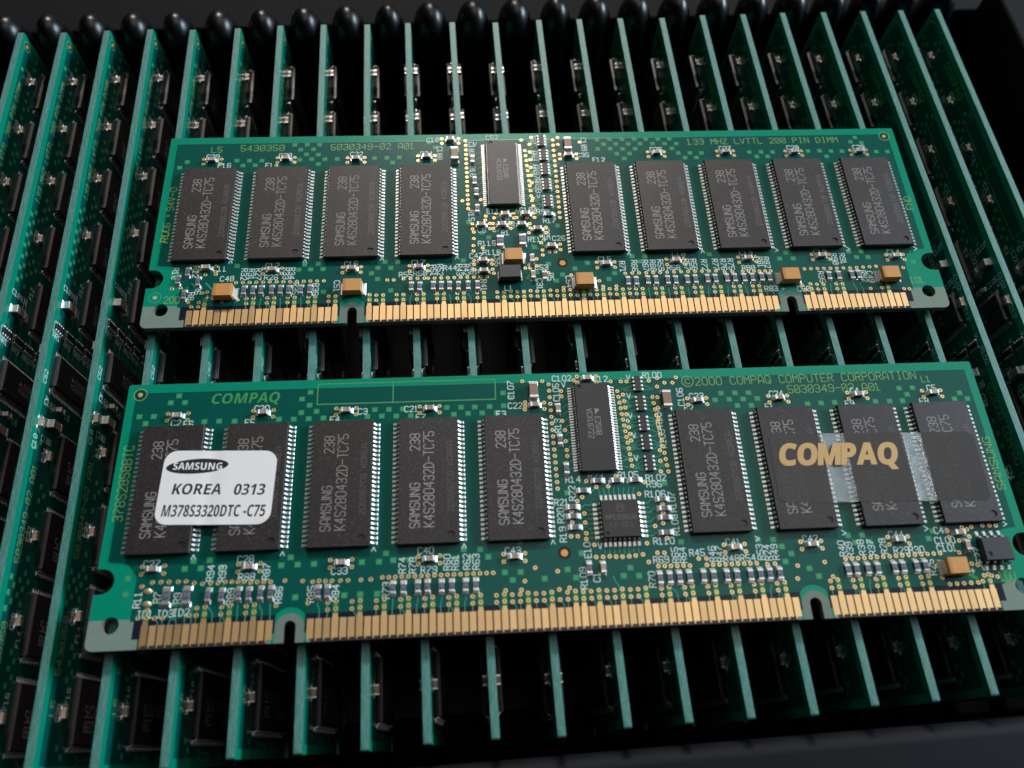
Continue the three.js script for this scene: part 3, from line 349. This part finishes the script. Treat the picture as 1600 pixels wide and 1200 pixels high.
const resBody = (w, d) => merge([loft([rectRing(w, d, 0.02), rectRing(w, d, 0.42), rectRing(w - 0.06, d - 0.06, 0.46)], false), ...planarTop(w - 0.06, d - 0.06, 0.46)]);
GEO.res = resBody(0.86, 1.24); GEO.resTerm = [-1, 1].map((s) => term(0.4, 0.44, 0.84, s * 0.72).rotateY(Math.PI / 2));
GEO.bigres = resBody(1.3, 1.7); GEO.bigresTerm = [-1, 1].map((s) => term(0.5, 0.48, 1.28, s * 1.0).rotateY(Math.PI / 2));
GEO.blob = (() => { const g = new THREE.SphereGeometry(0.8 * mm, 20, 8, 0, Math.PI * 2, 0, Math.PI / 2); g.scale(0.95, 0.28, 0.62); return plain(g); })();
GEO.tan = merge([loft([rectRing(3.4, 2.7, 0.15), rectRing(3.56, 2.86, 0.95), rectRing(3.5, 2.8, 1.15), rectRing(3.36, 2.66, 1.85), rectRing(3.26, 2.56, 1.93)], false, true, [0.6, 0.5]), ...planarTop(3.26, 2.56, 1.93)]);
GEO.tanTerm = [-1, 1].map((s) => merge([box(0.14, 1.0, 2.2, s * 1.84, 0.55, 0, 0.05), box(0.9, 0.14, 2.2, s * 1.5, 0.08, 0), loft([[[s * 1.2, 0, 1.35], [s * 2.5, 0, 1.35], [s * 2.5, 0, -1.35], [s * 1.2, 0, -1.35]], [[s * 1.2, 0.12, 1.25], [s * 2.2, 0.2, 1.15], [s * 2.2, 0.2, -1.15], [s * 1.2, 0.12, -1.25]]], true)]));
GEO.array = merge([box(1.15, 0.45, 3.0, 0, 0.26, 0, 0.05), ...[-1, 0, 1].map((i) => box(1.17, 0.05, 0.1, 0, 0.49, i * 0.76))]);
GEO.arrayBody = box(1.1, 0.46, 3.0, 0, 0.26, 0, 0.05);
GEO.arrayTerm = merge([-1, 1].flatMap((s) => [-1.5, -0.5, 0.5, 1.5].map((i) => box(0.5, 0.4, 0.46, s * 0.68, 0.21, i * 0.76, 0.1))));
GEO.arrayMark = merge([-1.5, -0.5, 0.5, 1.5].map((i) => box(0.5, 0.03, 0.42, 0, 0.5, i * 0.76)));
GEO.inductor = merge([loft([rectRing(4.1, 2.7, 0.25), rectRing(4.25, 2.85, 1.0), rectRing(4.1, 2.75, 1.9), rectRing(3.95, 2.6, 2.0)], true, true)]);
GEO.inductorTerm = [-1, 1].map((s) => merge([box(0.7, 0.3, 2.0, s * 2.0, 0.15, 0.2, 0.1), box(0.14, 0.8, 1.8, s * 2.16, 0.45, 0.1, 0.05)]));
function contactGeo(tall) {                          // gold finger with the stub of its plating bar
  const s = new THREE.Shape(), w = 0.52, top = tall ? 4.15 : 3.5;
  const P = tall ? [[-w, 0.5], [-w, 3.5], [-0.38, 3.75], [-0.38, top], [0.38, top], [0.38, 3.75], [w, 3.5], [w, 0.5], [-w + 0.28, 0.5], [-w + 0.28, 0.15], [-w + 0.08, 0.15], [-w + 0.08, 0.5]] : [[-w, 0.5], [-w, top], [w, top], [w, 0.5], [-w + 0.28, 0.5], [-w + 0.28, 0.15], [-w + 0.08, 0.15], [-w + 0.08, 0.5]];
  P.forEach((q, i) => (i ? s.lineTo(q[0] * mm, q[1] * mm) : s.moveTo(q[0] * mm, q[1] * mm)));
  return plain(new THREE.ExtrudeGeometry(s, { depth: 0.05 * mm, bevelEnabled: false }).rotateX(-Math.PI / 2));
}
GEO.contact = [contactGeo(false), contactGeo(true)];
const goldTex = (() => { const n = 128; const d = new Uint8Array(n * n * 4); for (let y = 0; y < n; y++) { let a = 0; for (let x = 0; x < n; x++) { if (x % 16 === 0) a = rnd(); const v = 150 + a * 60 + rnd() * 30; const i = (y * n + x) * 4; d[i] = d[i + 1] = d[i + 2] = v; d[i + 3] = 255; } } const t = new THREE.DataTexture(d, n, n); t.magFilter = THREE.LinearFilter; t.wrapS = t.wrapT = THREE.RepeatWrapping; t.repeat.set(300, 900); t.needsUpdate = true; return t; })();
M.goldPads = [0, 1, 2, 3].map((i) => std({ color: lin(0.95 - i * 0.03, 0.62 - i * 0.022, 0.3 - i * 0.012), metalness: 0.78, roughness: 0.34 + i * 0.05, bumpMap: goldTex, bumpScale: 0.000012 }));
function ringGeometry(list) {                        // plated holes: a low ring round a dark bore
  const n = 12, prof = [[0.38, 0], [0.35, 0.035], [0.17, 0.035], [0.13, 0.0]], P = [], Q = [];
  for (const [u, v] of list) {
    const ring = (r, y) => Array.from({ length: n }, (_, i) => { const a = i / n * 2 * Math.PI; return [u + r * Math.cos(a), y, -v - r * Math.sin(a)]; });
    P.push(loft(prof.map((q) => ring(q[0], q[1])), false)); Q.push(loft([ring(0.14, 0.008), ring(0.13, 0.01)], true));
  }
  return [merge(P), merge(Q)];
}

// ---------------------------------------------------------------- the memory module
function put(o, parent, side, up, u, v, rot = 0) {   // set a component on the face that is up, or on the one below
  if (side === up) { o.position.set(u * mm, T * mm, -v * mm); o.rotation.set(0, rot, 0); }
  else { o.position.set((W - u) * mm, 0, -v * mm); o.quaternion.setFromAxisAngle(new THREE.Vector3(0, 0, 1), Math.PI).multiply(new THREE.Quaternion().setFromAxisAngle(new THREE.Vector3(0, 1, 0), rot)); }
  parent.add(o); return o;
}
function leadRow(geo, body, w, turn, name = 'lead_row') { const r = mk(name, geo, M.tin, body); r.rotation.y = turn; const d = new THREE.Vector3(w / 2 * mm, 0, 0).applyAxisAngle(new THREE.Vector3(0, 1, 0), turn); r.position.copy(d); r.userData.kind = 'stuff'; return r; }
function chip(side) { const b = mk('memory_chip', GEO.chip, chipMat[side][(chipCount++ * 5 >> 1) % 3]); leadRow(GEO.chipLeads, b, 10.0, 0); leadRow(GEO.chipLeads, b, 10.0, Math.PI); return b; }
function withTerms(name, geo, mat, terms, tname = 'terminal', tmat = M.solder) { const b = mk(name, geo, mat); for (const t of terms) mk(tname, t, tmat, b); return b; }
const ceramicTones = [0, 1, 2].map((i) => std({ color: lin(0.46 - i * 0.05, 0.33 - i * 0.04, 0.27 - i * 0.035), roughness: 0.5 }));
function components(m, side, up, detail) {           // detail 2: everything, 1: what shows between standing modules, 0: memory chips only
  const L = LAYOUT[side];
  chipU[side].forEach((u) => put(chip(side), m, side, up, u + 5.08, chipV[side] + 11.11));
  if (!detail) return;
  const rc = put(mk('register_chip', GEO.reg, regMat), m, side, up, side === 'A' ? 81.6 : 68.1, 34.0); leadRow(GEO.regLeads, rc, 5.9, 0); leadRow(GEO.regLeads, rc, 5.9, Math.PI);
  L.cap.forEach(([u, v, r], i) => put(withTerms('ceramic_capacitor', GEO.cap, ceramicTones[i % 3], GEO.capTerm), m, side, up, u, v, r ? Math.PI / 2 : 0));
  L.bigcap.forEach(([u, v]) => put(withTerms('large_capacitor', GEO.bigcap, M.ceramicBig, GEO.bigTerm), m, side, up, u, v, Math.PI / 2));
  L.array.forEach(([u, v]) => put(withTerms('resistor_array', GEO.arrayBody, M.black, [GEO.arrayTerm]), m, side, up, u, v));
  if (side === 'A') { const q = put(mk('clock_chip', GEO.pll, pllMat), m, side, up, 84.4, 17.3); for (let i = 0; i < 4; i++) leadRow(GEO.pllLeads, q, 6.2, i * Math.PI / 2); }
  const [vr, vh] = ringGeometry(VIAS[side]);
  if (detail < 2) return;
  for (let i = 0; i < 100; i++) { const p = mk('gold_contact', GEO.contact[L.tall.includes(i) ? 1 : 0], M.goldPads[(i * 7 + (i >> 3)) % 4]); put(p, m, side, up, padU(i, side), 0); }
  const a = put(mk('via_rings', vr, M.via), m, side, up, 0, 0); a.userData.kind = 'stuff';
  const b = put(mk('via_bores', vh, M.viaHole), m, side, up, 0, 0); b.userData.kind = 'stuff';
  L.bank.forEach(([u, v]) => put(withTerms('resistor', GEO.res, resMat, GEO.resTerm), m, side, up, u, v, (rnd() - 0.5) * 0.06));
  L.res.forEach(([u, v, r]) => put(withTerms('resistor', GEO.res, resMat, GEO.resTerm), m, side, up, u, v, r ? 0 : Math.PI / 2));
  L.bigres.forEach(([u, v]) => put(withTerms('large_resistor', GEO.bigres, resMat, GEO.bigresTerm), m, side, up, u, v));
  (L.blob || []).forEach(([u, v]) => put(mk('solder_blob', GEO.blob, M.creamSolder), m, side, up, u, v));
  const tant = (u, v, rot = 0) => put(withTerms('tantalum_capacitor', GEO.tan, tanMat, GEO.tanTerm), m, side, up, u, v, rot);
  if (side === 'A') {
    tant(138.85, 7.2);
    const s = put(mk('small_chip', GEO.soic, M.black), m, side, up, 146.5, 9.75);
    for (let i = 0; i < 8; i++) { const l = mk('lead', GEO.soicLead, M.tin, s), k = i % 4 - 1.5, a2 = i < 4 ? -1 : 1; l.rotation.y = a2 > 0 ? -Math.PI / 2 : Math.PI / 2; l.position.set(k * 1.27 * mm, 0, a2 * 1.9 * mm); }
  } else {
    tant(14.75, 6.8); tant(38.55, 7.2); tant(69.2, 13.3); tant(82.5, 7.35); tant(122.6, 7.35); tant(142.4, 7.2);
    put(withTerms('inductor', GEO.inductor, M.inductor, GEO.inductorTerm), m, side, up, 68.35, 9.35);
  }
}
const boardGeo = { A: boardGeometry('A'), B: boardGeometry('B') };
function memoryModule(up, detailUp, detailDown) {
  const m = new THREE.Group(), dn = up === 'A' ? 'B' : 'A';
  mk('circuit_board', boardGeo[up], [faceMat[up], faceMat[dn], edgeMat, bareEdge], m);
  components(m, up, up, detailUp); components(m, dn, up, detailDown);
  return m;
}
// ---------------------------------------------------------------- the black tray
const CARDX = [-103.13, -93.76, -84.26, -74.69, -65.19, -55.08, -45.51, -35.66, -25.69, -16.34, -6.05, 4.0, 14.24, 23.8, 33.57, 43.59, 53.43, 63.33, 73.05, 83.06, 92.91, 102.34, 111.51];
const ZF = -51.5, ZN = ZF + W, FLOOR = -H - 0.3;
const tray = new THREE.Group(); tray.name = 'module_tray'; tray.position.set(0, (FLOOR - 3) * mm, 0); scene.add(tray);
tag(tray, 'glossy black plastic tray holding the row of standing memory modules', 'tray');
const ty = -(FLOOR - 3);
const tb = (name, w, h, d, x, y, z, r = 0.8) => mk(name, box(w, h, d, x, y + ty, z, r), M.trayDull, tray);
tb('tray_floor', 310, 3, 280, 8, FLOOR - 1.5, 4, 0.5);
tb('side_wall', 24, -FLOOR - 1, 190, -133, (FLOOR - 1) / 2, 33); tb('side_wall', 34, -FLOOR - 1, 190, 147, (FLOOR - 1) / 2, 33);
tb('back_wall', 300, -FLOOR - 10, 70, 4, (FLOOR - 10) / 2, -98);
const slotX = [...CARDX, 121.4]; slotX.unshift(-112.7);
for (let i = 0; i + 1 < slotX.length; i++) {         // domed fins between the far ends of the modules
  const x = (slotX[i] + slotX[i + 1]) / 2, hw = (slotX[i + 1] - slotX[i]) / 2 - 1.0;
  const pts = []; const top = 0.7, n = 14;
  for (let k = 0; k <= n; k++) { const a = k / n * Math.PI / 2; pts.push(new THREE.Vector2(Math.max(Math.sin(a), 1e-4), Math.cos(a))); }
  const prof = pts.map((q) => new THREE.Vector2(q.x * hw * mm, (top - 6.5 + q.y * 6.5) * mm)); prof.push(new THREE.Vector2(hw * mm, (FLOOR) * mm));
  const g = new THREE.LatheGeometry(prof.reverse(), 28); g.scale(1, 1, 1.3);
  const f = mk('divider_fin', plain(g), M.tray, tray); f.position.set(x * mm, ty * mm, (-54.8 - Math.max(0, x + 60) / 170 * 4) * mm);
}
for (let i = 0; i + 1 < slotX.length; i++) { const x = (slotX[i] + slotX[i + 1]) / 2, w = slotX[i + 1] - slotX[i] - 2.4; tb('front_divider', w, -FLOOR - 32, 8, x, (FLOOR - 32) / 2, ZN - 1.5, 1.2); }
mk('front_wall', box(250, -FLOOR - 3, 40, 4, (FLOOR - 3) / 2 + ty, ZN + 22.9, 2.5), std({ color: lin(0.006, 0.0065, 0.0095), roughness: 0.65, specularIntensity: 0.35 }), tray);

// ---------------------------------------------------------------- modules standing on edge in the tray
const ORD = ['', '', 'second', 'third', 'fourth', 'fifth', 'sixth', 'seventh', 'eighth', 'ninth', 'tenth', 'eleventh', 'twelfth', 'thirteenth', 'fourteenth', 'fifteenth', 'sixteenth', 'seventeenth', 'eighteenth', 'nineteenth', 'twentieth', 'twenty first', 'twenty second', 'twenty third'];
const standing = memoryModule('A', 1, 1);
CARDX.forEach((x, i) => {
  const m = i ? standing.clone() : standing; m.name = numbered('memory_module'); scene.add(m);
  const n = CARDX.length - i;                         // counted from the empty end of the tray
  tag(m, n === 1 ? 'standing green memory module next to the empty end of the black tray' : `standing green memory module, ${ORD[n]} counted from the empty end of the black tray`, 'memory module', 'memory modules standing in the tray');
  const dz = (rnd() - 0.5) * 0.9, lean = (rnd() - 0.5) * 0.026;
  m.matrixAutoUpdate = true;
  const basis = new THREE.Matrix4().makeBasis(new THREE.Vector3(0, 0, 1), new THREE.Vector3(-1, 0, 0), new THREE.Vector3(0, -1, 0));
  m.quaternion.setFromRotationMatrix(basis).premultiply(new THREE.Quaternion().setFromAxisAngle(new THREE.Vector3(0, 0, 1), lean));
  m.position.set((x + T / 2) * mm + lean * H * mm, -H * mm, (ZF + dz) * mm);
});

// ---------------------------------------------------------------- the two modules laid across them
const upper = memoryModule('B', 2, 0); upper.name = 'flat_memory_module'; scene.add(upper);
upper.position.set(-66.59 * mm, LIFT * mm, 28.43 * mm); upper.rotation.y = -0.02557;
tag(upper, 'memory module without stickers lying flat across the standing modules, reading 133 MHZ LVTTL', 'memory module');
const lower = memoryModule('A', 2, 0); lower.name = 'flat_memory_module_001'; scene.add(lower);
lower.position.set(-68.03 * mm, LIFT * mm, 84.82 * mm); lower.rotation.y = -0.02748;
tag(lower, 'memory module with white sticker and clear gold lettered sticker lying flat across the standing modules', 'memory module');

// stickers on the front module
function sheet(w, h, r, t, lift, nx, nz) {           // thin sheet (mm) with rounded corners that follows what it is stuck to
  const at = (i, j) => {
    let x = (i / nx - 0.5) * w, z = (j / nz - 0.5) * h; const cx = w / 2 - r, cz = h / 2 - r, ax = Math.abs(x) - cx, az = Math.abs(z) - cz;
    if (r && ax > 0 && az > 0) { const l = Math.hypot(ax, az), k = Math.max(ax, az) / l; x = Math.sign(x) * (cx + ax * k); z = Math.sign(z) * (cz + az * k); }
    return [x, lift(x, z), z];
  };
  const P = [], U = [], N = (q, y) => { P.push(q[0] * mm, (q[1] + y) * mm, q[2] * mm); U.push(q[0] / w + 0.5, 0.5 - q[2] / h); };
  const quad = (a, b, c, d, ya, yb) => { N(a, ya); N(b, ya); N(c, yb); N(a, ya); N(c, yb); N(d, yb); };
  for (let i = 0; i < nx; i++) for (let j = 0; j < nz; j++) { const a = at(i, j), b = at(i, j + 1), c = at(i + 1, j + 1), d = at(i + 1, j); quad(a, b, c, d, t, t); quad(a, d, c, b, 0, 0); }
  const rim = []; for (let i = 0; i < nx; i++) rim.push(at(i, nz)); for (let j = nz; j > 0; j--) rim.push(at(nx, j)); for (let i = nx; i > 0; i--) rim.push(at(i, 0)); for (let j = 0; j < nz; j++) rim.push(at(0, j));
  rim.forEach((q, k) => { const n = rim[(k + 1) % rim.length]; quad(q, n, n, q, 0, t); });
  const g = new THREE.BufferGeometry(); g.setAttribute('position', new THREE.Float32BufferAttribute(P, 3)); g.setAttribute('uv', new THREE.Float32BufferAttribute(U, 2)); g.computeVertexNormals(); return g;
}
const crinkle = (() => { const n = 256, w = Array.from({ length: 26 }, () => [Math.floor(rnd() * 9) - 4, Math.floor(rnd() * 9) - 4, rnd() * 6.28, 0.4 + rnd()]); return noiseTex(n, (x, y) => { let v = 0; for (const q of w) v += q[3] * Math.sin((q[0] * x + q[1] * y) / n * 6.2832 + q[2]); return Math.max(0, Math.min(255, 128 + v * 13 + (rnd() - 0.5) * 14)); }); })();
crinkle.repeat.set(90, 90);
const chipTop = 1.15;
function roundedRect(w, h, r) { const s = new THREE.Shape(), a = w / 2, b = h / 2; s.moveTo(-a + r, -b); s.lineTo(a - r, -b); s.absarc(a - r, -b + r, r, -Math.PI / 2, 0); s.lineTo(a, b - r); s.absarc(a - r, b - r, r, 0, Math.PI / 2); s.lineTo(-a + r, b); s.absarc(-a + r, b - r, r, Math.PI / 2, Math.PI); s.lineTo(-a, -b + r); s.absarc(-a + r, -b + r, r, Math.PI, 1.5 * Math.PI); return s; }
{
  const w = 18.7, h = 12.75, k = 54, [cv, c] = canvas(Math.round(w * k), Math.round(h * k));
  c.fillStyle = '#f3f1f2'; c.fillRect(0, 0, cv.width, cv.height);
  speckle(c, cv.width, cv.height, 5000, ['#d6d3d8', '#f4f2f4', '#c9c6cc'], 0.35);
  c.save(); c.translate(5.6 * k, 2.75 * k); c.rotate(-0.07); c.scale(1, 0.255); c.fillStyle = '#17151a'; c.beginPath(); c.arc(0, 0, 5.1 * k, 0, 7); c.fill(); c.restore();
  c.fillStyle = '#f2f0f3'; c.textAlign = 'center'; c.textBaseline = 'middle';
  c.save(); c.translate(5.7 * k, 2.75 * k); c.font = `bold ${1.75 * k}px sans-serif`; const sw = c.measureText('SAMSUNG').width; c.scale(8.3 * k / sw, 1); c.fillText('SAMSUNG', 0, 0); c.restore();
  c.fillStyle = '#1d1b20';
  const T2 = (t, u, v, wd, hh, shear, wt = 'bold') => { c.save(); c.translate(u * k, v * k); c.transform(1, 0, shear, 1, 0, 0); c.font = `${wt} ${hh * k}px sans-serif`; const q = c.measureText(t).width; c.scale(wd * k / q, 1); c.fillText(t, 0, 0); c.restore(); };
  T2('KOREA', 6.1, 6.75, 8.2, 2.55, -0.12); T2('0313', 14.8, 6.85, 5.2, 2.6, -0.12); T2('M378S3320DTC -C75', 9.4, 10.45, 16.9, 2.75, -0.06);
  const g = sheet(w, h, 2.1, 0.09, (x, z) => -0.11 * Math.exp(-(((x + 1.25) / 1.3) ** 2)) + 0.02 * Math.exp(-((x - w / 2) ** 2 + (z - h / 2) ** 2) / 4) * 8 + 0.006 * Math.sin(x * 2.1 + z), 60, 30);
  const o = mk('paper_label', g, std({ map: canvasTex(cv), roughness: 0.55 }), lower); o.userData.label = 'white paper label reading SAMSUNG KOREA 0313';
  o.position.set(17.65 * mm, (T + chipTop + 0.006) * mm, -25.2 * mm); o.rotation.y = -0.034;
}
const font = await new FontLoader().loadAsync('fonts/droid/droid_sans_bold.typeface.json');
{
  const w = 36.8, h = 12.5;
  // wetted down on three chip tops (their etched marking sinks away under it), free between them
  const pieces = [[111.75, 121.0, 1.3, 0], [125.35, 135.7, 0, 0], [139.05, 148.5, 0, 1.3]].map(([u0, u1, rl, rr]) => {
    const s = new THREE.Shape(), x0 = (u0 - 130.1) * mm, x1 = (u1 - 130.1) * mm, b = h / 2 * mm, l = rl * mm, r = rr * mm;
    s.moveTo(x0 + l, -b); s.lineTo(x1 - r, -b); if (r) s.absarc(x1 - r, -b + r, r, -Math.PI / 2, 0); s.lineTo(x1, b - r); if (r) s.absarc(x1 - r, b - r, r, 0, Math.PI / 2); s.lineTo(x0 + l, b); if (l) s.absarc(x0 + l, b - l, l, Math.PI / 2, Math.PI); s.lineTo(x0, -b + l); if (l) s.absarc(x0 + l, -b + l, l, Math.PI, 1.5 * Math.PI);
    return new THREE.ExtrudeGeometry(s, { depth: 0.05 * mm, bevelEnabled: false, curveSegments: 6 }).rotateX(-Math.PI / 2);
  });
  const film = mk('clear_label', merge(pieces), std({ color: lin(0.06, 0.057, 0.058), roughness: 0.26, transparent: true, opacity: 0.55, bumpMap: crinkle, bumpScale: 0.000012 }), lower);
  film.userData.label = 'clear film label with gold COMPAQ lettering';
  film.position.set(130.1 * mm, (T + chipTop + 0.006) * mm, -24.75 * mm); film.rotation.y = -0.0235;
  const haze = std({ color: lin(0.95, 0.95, 0.95), roughness: 0.18, ior: 1.58, transmission: 0.94, thickness: 0, bumpMap: crinkle, bumpScale: 0.00003 });   // the same clear film, slightly hazed by its adhesive
  for (const [a, b] of [[121.0, 125.35], [135.7, 139.05]]) { const s = mk('film_span', sheet(b - a, h, 0, 0.05, (x, z) => -0.22 * (1 - (2 * x / (b - a)) ** 2) + 0.03 * Math.sin(z * 1.7 + a), 12, 16), haze, film); s.position.x = ((a + b) / 2 - 130.1) * mm; s.userData.label = 'stretch of clear film sagging between two chips'; }
  const foil = std({ color: lin(0.47, 0.31, 0.15), metalness: 0.8, roughness: 0.42 });
  let x = 0; const gs = [];
  for (const ch of 'COMPAQ') {
    const t = new TextGeometry(ch, { font, size: 3.8, depth: 0.03, curveSegments: 6, bevelEnabled: true, bevelThickness: 0.001, bevelSize: 0.16, bevelSegments: 1 });
    t.computeBoundingBox(); const bb = t.boundingBox.clone(), sx = 1.5; t.translate(-bb.min.x, 0, 0).scale(sx, 1, 1);
    gs.push([t, x]); x += (bb.max.x - bb.min.x) * sx + 0.1;
  }
  const k = 21.2 / x;
  for (const [t, x0] of gs) {
    t.translate(x0, 0, 0).scale(k, 1, 1); t.applyMatrix4(new THREE.Matrix4().set(1, 0.2, 0, 0, 0, 1, 0, 0, 0, 0, 1, 0, 0, 0, 0, 1));
    t.rotateX(-Math.PI / 2).scale(mm, mm, mm);
    const l = mk('gold_letter', plain(t), foil, film); l.position.set(-17.4 * mm, 0.052 * mm, -0.45 * mm);
  }
}

scene.traverse((o) => { if (o.isMesh) { o.castShadow = true; o.receiveShadow = true; } });
renderer.render(scene, camera);
